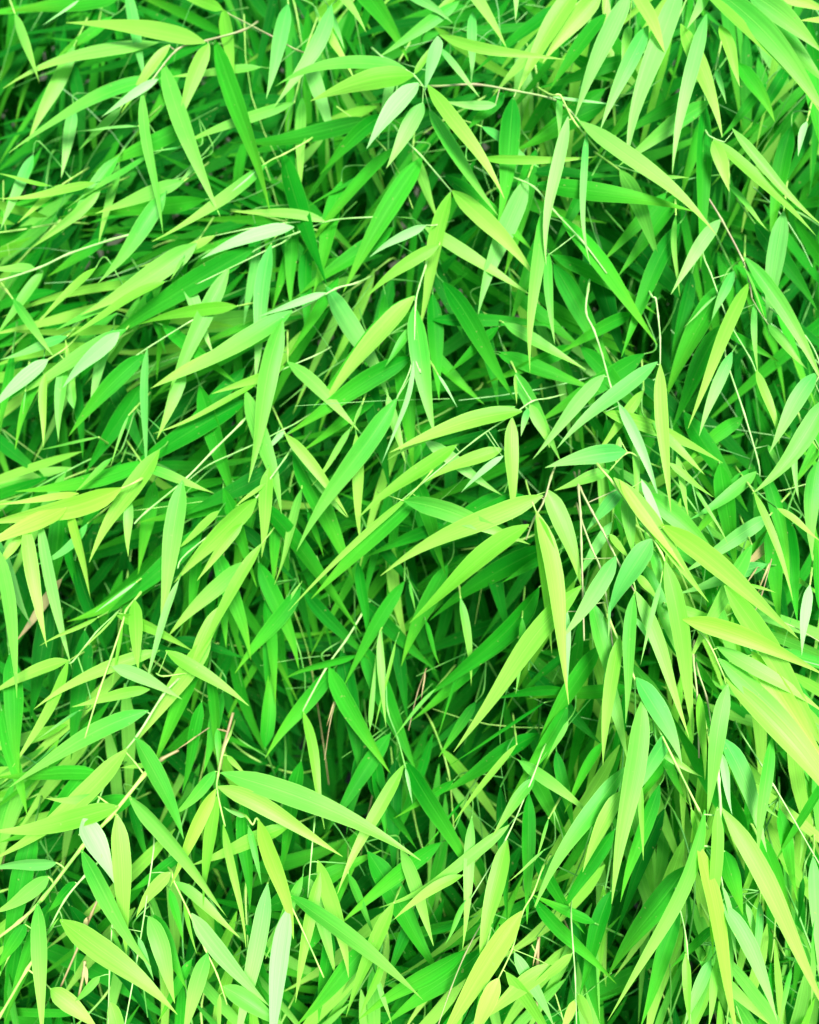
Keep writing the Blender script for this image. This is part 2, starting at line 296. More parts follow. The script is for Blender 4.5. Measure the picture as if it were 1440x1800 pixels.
# ---------------------------------------------------------------- the twigs one can tell apart
# Lines:  T ox oy            origin (photograph pixels) of the sheet the next coordinates were measured on, 2.88 units per pixel
#         S z tone r label   a twig: depth behind the outer surface (cm), stem colour, stem width, own label; next line(s) P = its path
#         L bx by tx ty w tone [bend] [dz cm]   a blade on it from base to tip, its width, colour, sideways curve
#         U                  blades whose twig is hidden follow (grouped by nearness below)
TRACE = """
T 0 0
S 2.5 k 9 | twig arching in from the top edge with two lime blades, left of centre
P 1500 240 1380 185 1140 60 1090 30
L 1130 50 870 -50 60 y
L 1130 50 1190 390 85 y
S 1.2 k 12 | pinkish-tipped twig fanning long yellow-green and dark blades at the top left
P 1225 140 1050 205 900 250 760 420 720 470
L 1040 215 335 115 88 y 0.05
L 1060 222 905 635 78 y 0.04
L 1085 200 1365 1065 112 g -0.02 .8
L 862 225 612 575 62 y 0.03
L 800 400 515 592 36 p
L 825 315 1115 1095 108 l 0.03 .5
L 722 460 826 1185 58 l 0.02
L 800 215 15 448 112 l 0.10 1.5
L 820 395 45 775 112 l 0.08 1
U
L 90 110 200 420 62 l
L 1490 520 880 755 80 l 0.04 2
L 960 620 480 870 90 g 0 2
L 760 785 330 1060 60 l 0 1.5
L 510 960 150 1262 50 l -0.04 1
L 480 925 -20 1005 62 y -.03 1
L 250 940 -20 875 30 y 0 1
L 910 925 480 1082 80 l 0 1
L 790 1040 497 1432 95 l -.04
L 640 -60 742 440 70 m 0 2
L 280 430 140 720 90 l 0 4
L 1320 340 850 390 60 l 0 3
L 240 1000 90 1130 50 y 0 3
L 70 1010 0 1170 70 m 0 2
L 400 1060 310 1180 80 l 0 2
L 560 1000 500 1240 70 l 0 4
L 700 640 350 665 20 m 0 2
L 950 740 760 770 14 m 0 2
L 980 850 900 930 30 m 0 2
L 400 0 215 130 16 p 0 2
L 520 120 280 300 60 g 0 4
L 300 20 30 60 100 g 0 5
L 460 700 400 760 50 l 0 4
L 340 740 310 900 60 m 0 4
L 1040 1010 300 1100 80 g 0 3
S 2.2 y 10 | slim twig, one broad light blade and a rolled pale one, upper left
P 1560 700 1440 780 1330 840 1100 1050
L 1350 830 770 1222 95 l -.05
L 1335 845 1090 1055 26 p
S 3.5 w 13 | bare-looking pale twig sweeping in from the left edge, above mid height
P 680 1170 560 1215 350 1285 200 1355 0 1420 -80 1430
L 540 1205 240 1400 60 g 0 2
L 220 1370 -20 1700 66 l 0 1
L 180 1360 -60 1360 100 l 0 1
S 3 w 7 | thin pale twig with a narrow lime blade, left of centre above the middle
P 1560 1110 1440 1130 1250 1160 1080 1195
L 1090 1192 700 1352 46 y -.04

T 470 0
S 0.2 p 12 | brightest star-shaped spray of pale blades just left of top centre
P 600 290 660 330 745 385 790 440
L 700 348 38 438 98 l 0.14
L 742 382 218 512 106 y 0.08
L 765 420 503 752 108 p 0.04 -.4
L 790 520 603 852 130 m 0 .5
L 812 430 1202 1008 104 y -0.03 -.3
L 820 550 1168 1092 100 l 0.03 .9
L 862 183 795 470 92 p 0 .2
L 745 375 872 190 44 y 0 .8
L 872 176 1505 300 56 y 0.05
L 872 240 1075 492 50 m 0 .6
S 1.8 k 13 | pink-brown twig running right from the bright star spray, near the top
P 830 425 1050 428 1250 460 1440 500 1530 560 1600 640
L 1245 490 1165 1140 120 g -.03
L 1040 60 1032 420 60 m 0 .6
L 1160 530 893 512 52 m -.06
L 1200 470 1010 660 70 g 0 1
L 1440 490 1780 535 20 p
S 2.6 w 11 | descending twig under the star spray ending in two long pendent blades, upper middle
P 700 700 780 790 930 965
L 935 965 1362 1415 104 y -.05
L 890 885 1352 1278 94 g -.03 1
L 928 972 765 1692 98 y .02 -.3
U
L 450 -70 716 312 108 g -.05
L 370 -40 500 162 62 l
L 720 -30 940 118 54 m -.04
L 325 25 35 540 92 m -0.07
L 66 195 -5 500 82 m
L 850 90 560 292 84 l 0 1
L 1050 -30 1212 245 84 l
L 1490 20 1040 372 92 g 0 1
L 1425 175 1138 490 105 l 0 .6
L 1262 -70 1256 106 56 m
L 175 490 165 985 72 l 0 4
L 75 770 300 1440 112 g 0.02 .5
L 650 745 183 1290 92 g .04 1
L 785 795 385 1480 118 g .03 1
L 505 660 264 886 74 g .06
L 520 600 -190 722 92 g -.05
L 830 1270 500 1507 76 y .06 1
L 800 945 865 1120 62 l 0 4
L 795 1148 1345 1500 84 l 0 2
L 1080 802 1674 792 46 y .03
L 1445 640 1270 765 90 g 0 2
L 1320 900 1068 1590 112 m .04 1.5
L 860 1400 1000 1720 90 d 0 1
L 1300 1000 1200 1400 110 g 0 3
L 330 1100 230 1500 100 g 0 3
L 500 1250 150 1500 100 g 0 3
L 960 -30 800 100 70 y 0 3
L 620 -20 560 60 90 l 0 4
L 330 90 390 250 40 m 0 3
L 350 240 440 400 60 y 0 3
L 620 450 560 700 60 m 0 2
L 270 500 340 760 90 m 0 4
L 120 880 130 1060 60 g 0 3
L 490 880 200 1050 24 g 0 2
L 1330 870 1790 890 70 d 0 0
L 1310 800 1380 850 60 m 0 2
S 3.2 w 9 | pale narrow twig carrying two stacked blades to the left, upper left of centre
P 560 1088 330 1115 150 1180 -30 1250 -350 1435
L 295 1122 -190 1070 60 l .05
L 135 1150 -336 1312 78 p .06
L -50 1260 -120 1650 60 m 0 2
S 2 w 8 | short twig with a single slim pale blade left of the long pendent blade
P 860 1130 800 1140
L 805 1140 518 1302 42 p .05

T 940 0
S 0.6 y 12 | bent lime twig with one broad blade crossing right and two dangling thin ones
P 90 470 130 485 190 600 260 690 325 765
L 225 612 922 1192 112 l -.05 -.2
L 170 590 58 1342 74 m .05
L 265 665 282 1342 44 m .06
L 130 480 120 700 40 l 0 1
S 1.8 w 12 | slanting pale twig in the upper right quarter with a broad dark blade
P -120 880 0 950 100 1070 240 1220 365 1385
L 5 930 812 1072 100 g -.03
L 50 1040 -24 1888 88 l .03 -.6
L 72 1280 102 1742 56 l .04
L 130 1090 620 1745 128 g -.04 .8
S 0.5 y 14 | cluster of broad blades hanging from the top edge, right of centre
P 900 -160 700 -110 500 -80 300 -90
L 230 -70 -88 470 128 y .04
L 335 -40 40 320 110 y .03 .6
L 360 70 72 462 88 g .03 1
L 478 -50 203 598 112 m .03
L 575 130 333 655 98 m .03 .3
L 742 -90 463 832 132 m .04 .4
L 500 -40 662 278 86 y -.05 -.2
L 870 70 698 878 88 m .03 -.4
L 890 -70 770 148 64 m 0 -.2
L 740 120 950 695 98 y -.05 .8
L 935 130 1038 438 74 y -.04 -.2
L 480 130 440 330 70 l 0 2
S 0.3 y 14 | long broad blades sweeping down to the right edge at the top right corner
P 760 -130 900 -70 1100 -60 1240 -40
L 840 -60 1520 690 136 y -.05 -.2
L 930 -40 1500 620 124 l -.07 .5
L 1080 -40 1460 270 115 l -.05
L 1200 110 1480 430 90 l 0 1
L 1230 -30 1480 60 70 Y
L 1520 90 1340 105 90 Y 0 .5
L 1030 320 1216 618 84 g -.04 1
U
L 1378 615 1334 792 30 p 0.06
L 870 525 425 840 94 l 0.03
L 740 500 420 700 92 d
L 862 515 840 1362 96 g 0 -1.5
L 430 860 636 1338 82 l -.05 1.5
L 1300 640 1190 1240 92 g .03 1.5
L 1260 1070 1186 1705 92 m .03 1.5
L 1065 1030 1185 1172 52 l 0 2
L 715 1090 736 1502 30 l .05 1
L 735 1130 438 1810 96 g .04
L 1150 560 1080 680 70 g 0 3
L 1100 510 940 700 60 g 0 1
L 1440 620 1500 900 100 g 0 2
L 1340 770 1260 950 60 d 0 1
L 920 370 970 525 30 m
L 140 640 -120 770 90 g 0 2
L 220 1020 90 1260 70 g 0 2
L 530 420 560 470 60 g 0 3
L 300 340 500 440 60 g 0 3
L 460 1200 340 1330 80 g 0 3
L 250 370 0 450 90 g 0 2
L 820 700 740 1010 70 g 0 4
L 640 890 780 900 20 l
S 1 w 9 | pair of long narrow blades pointing down right beside a short cream one, upper right
P 880 660 905 700 960 720
L 905 702 1425 1195 82 y -.02
L 1000 650 1460 1145 62 l .04 .3
L 900 715 986 972 76 y -.04 -.3
S 2.2 k 11 | red-brown twig slanting down right with a hanging lime blade, right side above the middle
P 870 960 945 1110 1050 1310 1085 1420 1100 1510
L 940 1112 690 1490 82 m .04
L 1062 1300 1470 1970 88 l -.05 -.3
L 1088 1430 775 2172 100 y .03 -.5
L 1180 1640 1380 1870 50 l 0 .2

T 940 400
S 3 w 9 | thin pale stalk with a small drooping blade, right of centre above the middle
P 865 140 890 230 930 340 985 480 1090 660 1120 730
L 1010 220 895 472 62 m .03 .3
L 920 345 755 505 14 m
L 1115 380 1130 735 38 l .04 -.3
L 1122 720 1238 1095 62 y -.04 -.5
L 960 520 1240 680 50 g 0 1
S 3.4 w 10 | long pale stalk zigzagging down at the right, blades near its foot
P 985 680 1060 940 1130 1180 1140 1260
L 1122 1235 778 1482 68 l -.05 -.4
L 1172 1250 1292 1780 84 g -.04 .6
L 1055 960 760 1200 80 g .05 1.5
L 1180 1100 1250 1250 50 l
S 2 w 9 | pale twig at the right edge, above the middle, with a broad fading blade
P 1215 410 1370 550 1445 700 1420 790
L 1425 735 1190 1140 92 m .04
L 1475 865 1100 1348 112 l -.08 -.3
L 1300 1040 1345 1405 36 m
S 1.5 w 13 | segmented pale twig right of centre with broad light blade and rolled white one
P 275 310 260 430 300 520 340 640 390 820 430 900
L 355 745 -10 1172 92 m .03
L 425 890 630 1375 48 p -.04
L 345 930 952 1192 98 y -.06 .3
S 0.8 w 11 | short brownish twig tip, lime blade straight down and minty one down left
P 600 340 612 360 625 450 635 560 635 695
L 622 680 113 1118 92 m .04
L 636 692 690 1440 76 y .02 -.3
S 1.2 y 11 | yellow stub bearing a curved minty blade that points left, right of centre
P 560 1180 470 1140 380 1230
L 465 1135 53 1216 118 m .05
L 380 1232 100 1332 74 l 0 .3
L 430 1060 410 1200 60 l
U
L 90 140 615 437 90 g -.05 1.5
L 480 445 118 642 72 g .04
L 930 320 655 885 112 g .03 1
L 925 550 698 1015 98 g .03 2
L 1000 630 833 1055 72 m .03 1.5
L 680 1070 860 1250 62 l
L 680 1190 905 1365 46 y
L 720 1160 780 1470 50 l
L 870 1110 1080 1440 100 g 0 2
L 690 930 930 1160 100 d
L 500 1090 525 1410 50 l
L -20 880 132 1185 84 l 0 0
L 1250 170 1430 420 90 d
L 1390 1170 1300 1320 90 g 0 2
L 340 330 470 700 110 d
L 700 300 860 480 100 d
L 560 60 420 250 90 g 0 3
L 50 600 260 720 80 l 0 2
L 0 700 330 830 90 g 0 1
L 0 620 -? 
L 330 600 420 760 110 g 0 2
L 480 870 600 1000 90 g 0 2
L 200 870 0 1000 110 g 0 2
L 420 1000 300 1160 70 y 0 2
L 1220 400 1420 900 60 g 0 3
L 1060 200 1170 470 20 l
L 1440 980 1380 1060 90 g 0 3
L 740 480 690 700 80 d
L 30 440 260 620 80 g 0 4
L 1350 1000 1440 1130 24 l

T 0 400
U
L 890 145 408 442 115 l -.04 1
L 485 205 180 503 70 y .03 2
L 835 275 328 572 72 y .03 1.5
L 1290 100 480 610 140 g .02
L 640 515 60 865 96 l 0 1
L 150 480 275 655 60 l 0 1
L 540 640 448 985 82 m .03 3
L 175 810 78 1122 82 g .03
L 130 830 116 935 16 m
L 1200 398 700 492 70 y .05 2
L 1372 85 1290 800 96 m .02 2.2
L 1060 680 1200 790 80 g 0 1
L 1242 825 1425 1450 104 l -.03 1.4
L 1250 875 555 1295 130 g .02 .5
L 652 950 558 1215 17 l .02
L 745 1178 78 1336 96 g -.06
L 565 1168 378 1342 32 l
L 1100 1090 1215 1460 115 g 0 1
L 1340 1235 900 1470 110 d -.03 -2
L 945 1290 1085 1345 64 l
L 720 1265 452 1695 112 y .04 1
L 1000 430 1080 640 70 m 0 3
L 880 870 795 1072 62 l 0 1
L 640 940 760 1200 100 d
L 640 920 430 1250 90 g 0 3
L 60 1130 250 1290 70 d
L 500 1060 180 1130 16 l 0 2
L 360 480 280 520 60 l 0 2
L 200 600 0 670 60 m 0 3
L 930 150 860 270 20 l
L 400 900 420 1170 70 d
L 1000 950 900 1050 80 g 0 2
L 1440 200 1380 420 60 g 0 5
L 1290 60 1280 400 70 g 0 5
L 20 920 0 1050 70 g 0 3
L 360 800 330 560 60 l 0 3
L 800 480 840 640 60 d
S 2 y 9 | left edge twig, cream and lime blades hanging in a row, above mid height
P 330 600 250 665 130 740 -20 900 -90 960
L 605 530 318 812 68 p .04 -.3
L 245 668 -50 925 80 p .03 -.2
L 228 745 220 1115 50 y .02
L 330 665 297 1082 56 l .04 .3
S 2.6 w 8 | pale twig above a vertical light blade, left side at mid height
P 1010 455 970 472 760 602 640 682
L 735 640 348 1056 92 g .05 .6
L 747 608 740 1252 54 m .02
S 2.2 w 11 | twig with layered light blades pointing down left, left of centre at mid height
P 1800 275 1700 310 1560 390 1440 450 1340 500
L 1480 420 768 812 118 l -.03
L 1440 455 878 752 56 p .02 -.3
L 1450 520 760 818 70 l .05 .4
L 1650 330 1310 450 40 p 0 -.2
L 1432 468 1258 1290 108 l .02 -.5
S 3 w 8 | hairlike curved twig with a narrow lime blade, left of centre just below the middle
P 1600 640 1440 715 1320 780 1200 840
L 1440 700 1072 842 52 y -.03
L 1320 780 775 1044 36 y -.03
S 3 w 8 | slanting pale-tipped hanging blade reaching down from a thin stalk, upper left of centre
P 1440 60 1380 100 1160 208 1000 285
L 1160 205 830 945 98 l .03
S 1.5 w 13 | long straight pale stalk running down left, with one light vertical blade below it
P 1215 988 1080 1130 930 1282 740 1440 680 1500
L 925 1280 812 2018 106 l .01 -.3
S 2.6 w 8 | curved thin pale stalk above mid left stem with small tufts
P 1500 985 1440 1020 1260 1110 1060 1200 940 1292
L 1440 1030 1330 1150 30 p

T 0 850
S 0.4 Y 14 | brightest lime spray entering at the left edge, at mid height
P 700 -20 600 30 380 90 130 195 -60 290
L 615 22 -90 205 126 Y -.05
L 400 50 -20 106 46 Y 0 -.2
L 340 120 -100 340 104 Y .03 -.3
L 352 130 460 592 84 Y -.02 .3
L 130 200 237 828 76 y .02 .5
L 205 185 366 942 92 m .02 .9
L 110 265 -20 430 74 y 0 1
S 1 y 10 | long pale blade hanging down the left edge, below mid height
P -60 260 -20 330
L -20 320 86 1088 92 l -.04
U
L 352 275 180 412 56 m -.14
L 652 170 650 370 50 l
L 700 500 335 700 96 g -.08
L 835 395 530 670 112 g -.03 -.3
L 690 500 480 655 15 p 0 1
L 495 678 200 822 26 y
L 1060 185 890 340 50 y 0 1
L 1150 80 1300 524 88 g -.02 -.5
L 1300 80 1829 762 108 g -.03 -.8
L 1095 330 1270 892 98 g -.02 .5
L 1130 505 848 778 92 l .03 2
L 1310 400 1514 942 96 g -.04 1
L 870 790 1255 890 60 d -.05
L 1060 940 1105 1460 78 g -.03
L 1400 690 1190 960 90 g 0 1
L 1340 590 1395 1115 72 g -.03 1.5
L 65 1070 100 1500 106 g 0
L 210 840 150 1210 100 d
L 340 900 -70 1080 76 y .05 1.5
L 905 490 738 1022 46 m .03
L 1190 250 998 492 62 y .03 .4
L 1345 120 1325 374 76 y 0 .8
L 190 650 80 800 66 o
L 40 460 160 720 90 m 0 4
L 740 230 700 460 80 g 0 4
L 350 330 400 600 60 g 0 4
L 930 1000 880 1100 90 y 0 1.5
L 830 1110 690 1310 110 y 0 2
L 930 1080 775 1440 114 g 0 .5
L 1050 1130 1000 1080 40 d
L 1240 200 1180 520 90 g 0 4
L 1000 400 960 740 70 g 0 4
L 1130 640 1145 830 50 g 0 2
L 1150 110 690 200 70 g 0 1.5
L 480 130 350 360 90 g 0 3
L 1330 330 1500 500 70 d
L 1390 330 1385 520 60 g 0 1
L 490 700 560 900 90 d
L 280 380 260 640 90 g 0 5
L 400 1150 180 1300 18 m 0 1
L 400 1020 360 1400 110 d
L 930 900 1130 1000 70 d
S 1.4 y 13 | upright-fan of yellow blades on a stalk that forks, lower left
P 700 560 640 640 620 710 560 890 500 1060 430 1290
L 680 588 702 946 92 y .02 -.2
L 592 668 982 850 82 y -.05 .3
L 622 720 565 1032 26 y
L 810 845 172 1142 78 y .07 .7
L 760 1042 363 1132 66 y .03 .5
L 570 928 922 1092 88 m -.06 -.5
L 600 650 370 900 12 y 0 .3
S 2 w 8 | narrow yellow blade curling down left from thin stalk, far left, lower third
P 580 660 490 750 370 900 345 900
L 345 898 60 1440 66 y -.06
S 1.6 y 10 | lone yellow blade angled down right from a small fork, lower left
P 940 965 830 975 790 960 
L 838 845 1262 1127 78 y -.03
S 1.4 w 9 | forked twig with paired yellow-green blades slanting down left, left of centre below the middle
P 1440 -130 1350 0 1300 70 1255 112 950 350 900 430
L 1300 75 880 502 104 y .02
L 1345 0 1190 120 26 y
S 1.2 y 7 | slender single blade slanting down left, left of centre below the middle
P 1365 250 1320 310
L 1325 305 988 898 72 y .02
S 2.8 t 24 | broken tan stub pointing up right, lower left of centre
P 770 1440 820 1395 905 1350
L 780 1425 600 1440 30 y
S 2.8 t 24 | broken tan culm stub standing upright beside lime fork, lower left of centre
P 1110 1450 1130 1350 1180 1160
L 1100 1240 1105 1430 40 l
S 3.5 t 6 | thin brown dead stalk crossing the shade, lower left of centre
P 1060 1235 980 1290 900 1345
L 1000 1275 900 1345 8 o
S 1.6 w 15 | pale rising stalk of the lower left fan with a broad green blade pointing left
P 900 990 820 1080 700 1270 570 1440 460 1700 400 1780
L 752 1150 48 1538 104 l .06 .2
L 682 1285 930 1800 124 l -.04 -.2

T 470 850
S 0.4 k 13 | bright bouquet of broad lime blades right of centre, fanning left at mid height
P 1440 -30 1400 90 1350 180 1310 285
L 1395 60 572 467 140 y .05 .2
L 1325 208 718 708 155 y .04 -.3
L 1300 60 920 240 90 g 0 1.5
L 1360 150 1440 860 90 y -.02 .2
S 1.2 w 9 | tan-tipped twig right of centre whose lime blades fan left and down, above mid height
P 1430 -436 1340 -416 1240 -346 1060 -226 790 -6 620 134
L 1290 -366 618 -156 104 y .06
L 1255 -390 608 -120 80 l .05 .3
L 1240 -336 1240 190 86 y 0 -.3
L 1190 -176 800 -6 84 y .05 .3
L 1195 -140 982 45 34 p .05
L 1330 -400 1430 -180 90 l -.02 .4
L 1320 -380 1285 -240 60 m
L 960 -196 458 176 84 y .03 .4
L 1255 -555 1262 -400 20 y
S 1 y 8 | edge-on yellow blade over a broad green one, centre
P 830 -60 760 20 700 85
L 725 60 105 648 40 y .03 -.2
L 770 60 222 584 108 g .02 .5
S 0.2 y 6 | flat broad light blade pointing right across the lime bouquet, centre
P 640 70 695 88
L 692 86 1330 308 112 l -.04
S 1.4 w 9 | twig in the centre with one long blade falling to the left and one needle-thin
P 770 -600 775 -560 740 -640 735 -560
L 655 -430 148 342 122 l .02 -.3
S 1.4 w 10 | central twig bearing long pendent blades and a white rolled leaf tip
P 800 -1100 770 -1000 750 -900 735 -620 660 -440 640 -380
L 750 -952 232 -385 100 g .03 .4
L 745 -948 262 -350 120 y .04 -.1
L 745 -900 850 -235 118 l .02 .3
L 740 -620 580 -105 26 p -.06 -.4
L 740 -800 595 -590 50 l 0 .8
L 640 -420 600 -340 60 y 0 .4
U
L 450 -250 470 295 66 y 0 1.5
L 175 25 35 512 60 l -.02 1.5
L 190 -40 440 498 122 g -.02 .5
L 230 -30 405 172 50 l 0 2
L 1200 45 740 330 90 g 0 .5
L 220 575 532 905 84 d .02 -1
L 695 495 388 1025 78 g .03 2
L 460 400 505 812 62 g -.03 1
L 315 935 625 1470 104 g .03 .3
L 455 870 66 1000 48 g .05 1
L 205 1110 -10 1390 96 g .03 1.5
L 570 750 602 1235 44 l .02 1
L 1375 525 795 1085 118 g -.07 .3
L 850 1040 635 1295 22 l .03 1
L 978 580 1032 1025 52 l -.04 2
L 1345 365 820 692 118 g .05 1.5
L 1345 415 1188 502 50 g .03 .5
L 900 440 678 925 94 g .03 2
L 800 690 875 925 28 g
L 770 60 908 482 96 g -.03 1
L 825 235 495 375 72 g .03 1.5
L 1445 1055 1150 1090 62 g .06
L 1000 980 725 1205 76 g 0 2.5
L 660 840 710 1200 76 d
L 610 1120 760 1470 120 g 0 2.5
L 1015 1165 868 1385 56 g 0 1
L 1290 680 1258 1065 50 l
L 590 700 860 950 90 d
L 670 430 780 560 70 d
L 70 640 180 490 22 l 0 3
L 20 600 0 1100 80 g 0 3
L 420 1150 470 1500 110 d
L 240 240 285 370 40 g
L 520 1240 550 860 30 l 0 2
L 650 800 540 1260 20 y 0 3
L 1180 600 1240 800 100 d
L 1440 930 1260 1100 60 d
L 1000 870 860 1300 18 g
L 1400 1110 900 1440 22 g 0 1
L 720 500 750 650 18 l 0 3
L 0 1200 30 860 80 g 0 3
L 830 -830 1490 -790 76 g -.03 2
L 890 -1020 1255 -420 104 g -.02 0
L 380 -850 620 -420 110 m -.03 4
L 120 -1180 120 -880 80 g 0 4
L 850 -740 870 -420 90 g 0 2
L 1070 -700 905 -550 60 g 0 1
L 865 -550 962 -385 16 p
L 730 -640 90 -240 110 g .03 -.5
L 120 -600 465 -265 84 l -.04 2
L 0 -150 0 -120 10 g
L 90 -250 410 170 70 y -.04 1.5
L 420 -280 225 10 40 l -.03 .8
L 480 -400 420 -260 20 l 0 1
L 560 -440 170 -160 80 g 0 3
L 690 -420 740 -60 110 g -.03 1.5
L 640 -330 700 -100 60 l 0 3
L 560 -250 620 40 110 d
L 1440 -650 1110 -510 80 g 0 1.5
L 1300 -1000 1230 -800 90 g 0 4
L 1100 -700 1170 -380 90 d
L 1300 -590 1440 -520 50 g 0 1
L 880 -600 1100 -400 80 g 0 4
L 1020 -60 1190 60 80 m 0 1
L 1100 -250 820 -180 60 d
L 590 -900 560 -660 50 g 0 4
L 300 -950 100 -640 80 g 0 3
L 200 -1050 190 -730 80 g 0 3
S 3.4 w 13 | bent pale stalk in the dark hollow with a slim drooping blade, centre, lower third
P 480 660 400 790 300 930 180 1150
L 182 1155 290 1750 58 y -.02
S 3 g 12 | dark-hollow stalk ending in a bright slim blade, centre bottom third
P 575 760 600 1000 610 1150 660 1290 700 1440
L 690 1425 355 2078 78 y .03 -.8
L 700 1405 1058 2035 114 g -.02 .5
L 700 1440 736 1622 20 p
S 3.6 t 6 | reddish dead stalks standing in the dark hollow, centre
P 805 935 760 1060 715 1250
L 800 950 780 1100 8 o
S 3.6 t 6 | brown dead stalk leaning in the dark hollow, left of centre, lower third
P 355 1080 320 1200 290 1400
L 340 1100 300 1230 8 o

T 940 850
S 0.1 y 12 | light blade hanging almost straight down under the lime bouquet, right of centre
P -20 60 10 150
L 8 140 172 1118 122 y -.03
L 22 170 132 518 62 y -.02 -.2
L 60 30 235 520 140 l -.04 .6
S 0.5 k 14 | bundle of pink-jointed bare twigs right of centre, below the middle
P 228 20 232 150 236 300 245 600 250 795
L 236 518 -410 1358 138 y .03 -.3
L 412 368 133 788 104 m -.03 -.6
L 163 640 165 1042 26 p
S 0.9 k 14 | pinkish forked stalk passing behind minty blades, right of centre, below the middle
P 235 20 290 140 340 230 390 330 440 430 560 640
L 380 255 490 395 50 y
L 520 460 625 595 52 y
L 440 18 262 240 104 m 0 .3
S 1 k 12 | thick-noded pink twig beside the bare bundle, right of centre
P 240 180 290 330 330 420 360 560 380 700 400 860
L 290 600 390 1112 108 l -.04 .5
S 0 w 9 | palest minty blade lying across the bundle of twigs, right of centre below the middle
P 640 190 592 282
L 592 280 372 672 118 m .04
L 380 600 375 790 16 m
S 0 y 16 | thick sheaf of overlapping yellow blades running down right, right side
P 330 -90 400 0 560 220 640 350 660 400
L 400 -30 882 602 100 y -.02 .1
L 430 -20 760 440 70 Y .02 -.1
L 540 -20 700 340 44 p 0 .1
L 570 50 925 370 115 l -.03 .7
L 640 208 1335 785 122 Y -.04 -.2
L 660 390 805 1300 108 y -.03
L 640 495 535 922 42 m .02 -.3
L 460 70 500 370 90 l 0 1
L 590 330 660 560 90 l 0 1
S 0.5 y 12 | sheaf of four light blades hanging side by side, right of centre, lower third
P 470 420 500 500 510 540
L 512 545 782 1285 98 l -.03 .3
L 502 560 460 1215 74 l .01 -.1
L 432 770 346 1432 72 y .03
L 500 670 705 965 30 p -.02 -.2
S 0.4 y 16 | stout pale yellow stalk slanting down right with long hanging blades, lower right
P 380 680 470 900 530 1040 720 1430 830 1650 880 1750
L 515 982 745 1420 130 m -.05 .3
L 548 1085 390 2128 114 l -.01 -.3
L 700 1240 478 1620 116 m .02 .6
U
L 962 568 768 935 118 l .02 -.5
L 860 380 740 460 90 m 0 2
L 930 490 720 560 80 m 0 2
L 1175 318 1018 460 62 o 0 1
L 960 50 1022 445 92 g 0 1.5
L 1000 30 780 300 80 g 0 2
L 1210 410 1245 720 84 g 0 1.5
L 1382 610 1352 870 60 p .03 3
L 1228 125 1450 295 46 y -.03
L 1430 -30 1406 392 84 l .05
L 1108 40 1308 594 48 y -.04 -.5
L 305 870 -10 1392 112 g .03 .5
L 360 1050 -40 1090 90 g 0 2
L 1080 510 1220 552 20 y
L 620 590 740 900 90 l 0 1.5
L 840 960 960 1100 80 g 0 .5
L 760 640 1000 720 60 l 0 .5
L 1300 440 1330 700 90 g 0 3
L 1040 420 1200 200 80 g 0 3
L 400 1100 470 1400 80 l 0 1.5
L 180 1160 350 1330 90 d
L 800 0 980 310 22 l
L 1440 560 1400 120 90 g 0 4
L 420 100 450 330 110 g 0 3
L 170 1200 60 1400 30 l
L 820 1380 700 1180 120 g 0 0
L 300 340 200 500 60 m 0 1.5
S 0.6 y 14 | yellow blade reaching the right edge with a broad pale blade below it, lower right
P 720 640 760 690 870 790 960 980
L 748 688 1470 972 118 Y -.06 -.3
L 962 515 1500 1420 165 y -.04 -.2
L 920 825 1470 1165 88 l -.03 .4
L 960 980 1640 1800 120 y -.05
L 930 885 1540 1560 128 l -.06 .4
L 978 1015 872 1700 98 l .02 -.4
L 1100 850 1490 1440 120 Y 0 .3
S 1.2 k 14 | parallel pinkish and cream twigs standing upright, right, lower third
P 812 880 825 1100 832 1390
L 832 1065 862 1500 66 y 0 .3
S 1.4 k 12 | slim pink upright twig behind the light hanging blade, right, lower third
P 835 950 870 1080 895 1230
L 890 1220 930 1300 40 y
S 2.8 t 7 | tan dead stalks tangled behind the yellow blade, right side below the middle
P 1200 380 1150 560 1100 680
L 1190 400 1130 560 10 o
L 1130 420 1060 520 12 o
S 2.8 k 8 | thin brown twig reaching the right edge below the middle, beside a withered pale tip
P 1260 700 1340 740 1460 810
L 1265 705 1330 780 20 y

T 0 1300
S 0.8 y 24 | thickest pale stalk in the lower left corner, with broad blades on both sides
P 720 190 560 390 420 540 220 800 100 920 -60 1040
L 645 45 -40 610 140 y -.08 .5
L 600 338 -60 462 108 y -.06 -.1
L 500 285 230 296 60 l -.08 .4
L 420 400 578 728 92 p -.03 -.6
L 592 378 642 1115 98 y -.01
L 655 292 1152 902 128 l -.04
L 290 622 -60 662 82 m .05
L 250 690 -40 880 104 l -.06 .3
L 190 825 215 1520 112 l -.01 -.2
L 412 560 765 1150 134 l .04 -.2
S 1.8 w 14 | second pale stalk behind the thickest one, lower left, with a broad blade down right
P 500 620 430 690 330 810 240 980
L 385 720 235 880 76 g 0 .6
L 305 912 898 1392 118 y -.03 -.8
S 1.5 y 20 | yellow stalk running off the left edge at the bottom
P 220 1040 140 1160 0 1400 -60 1480
L 255 1262 500 1470 112 y -.03
L 130 930 -20 1170 100 g 0 .5
S 2 t 16 | pinkish tan jointed stalk leaning down left, lower left
P 500 800 465 880 400 1040 300 1270
L 440 900 420 1010 30 o
S 2 t 20 | short tan stub standing upright near the bottom, left
P 430 1120 425 1180 400 1300
L 435 1150 440 1260 20 o
S 1.5 w 10 | upright pale stalk at the bottom, left of centre
P 770 560 750 760 700 1080 630 1460
L 865 672 690 900 104 y .08 .2
L 752 895 885 1335 108 l -.04 -.1
L 560 950 640 1110 80 l 0 .3
S 1.7 w 10 | vertical cream stalk near the bottom edge, left
P 560 900 556 1150 548 1460
L 505 1198 365 1345 90 l 0
L 560 1330 650 1600 90 y
S 0.6 y 14 | lime fork below the tan culm with a big blade arching right, lower left
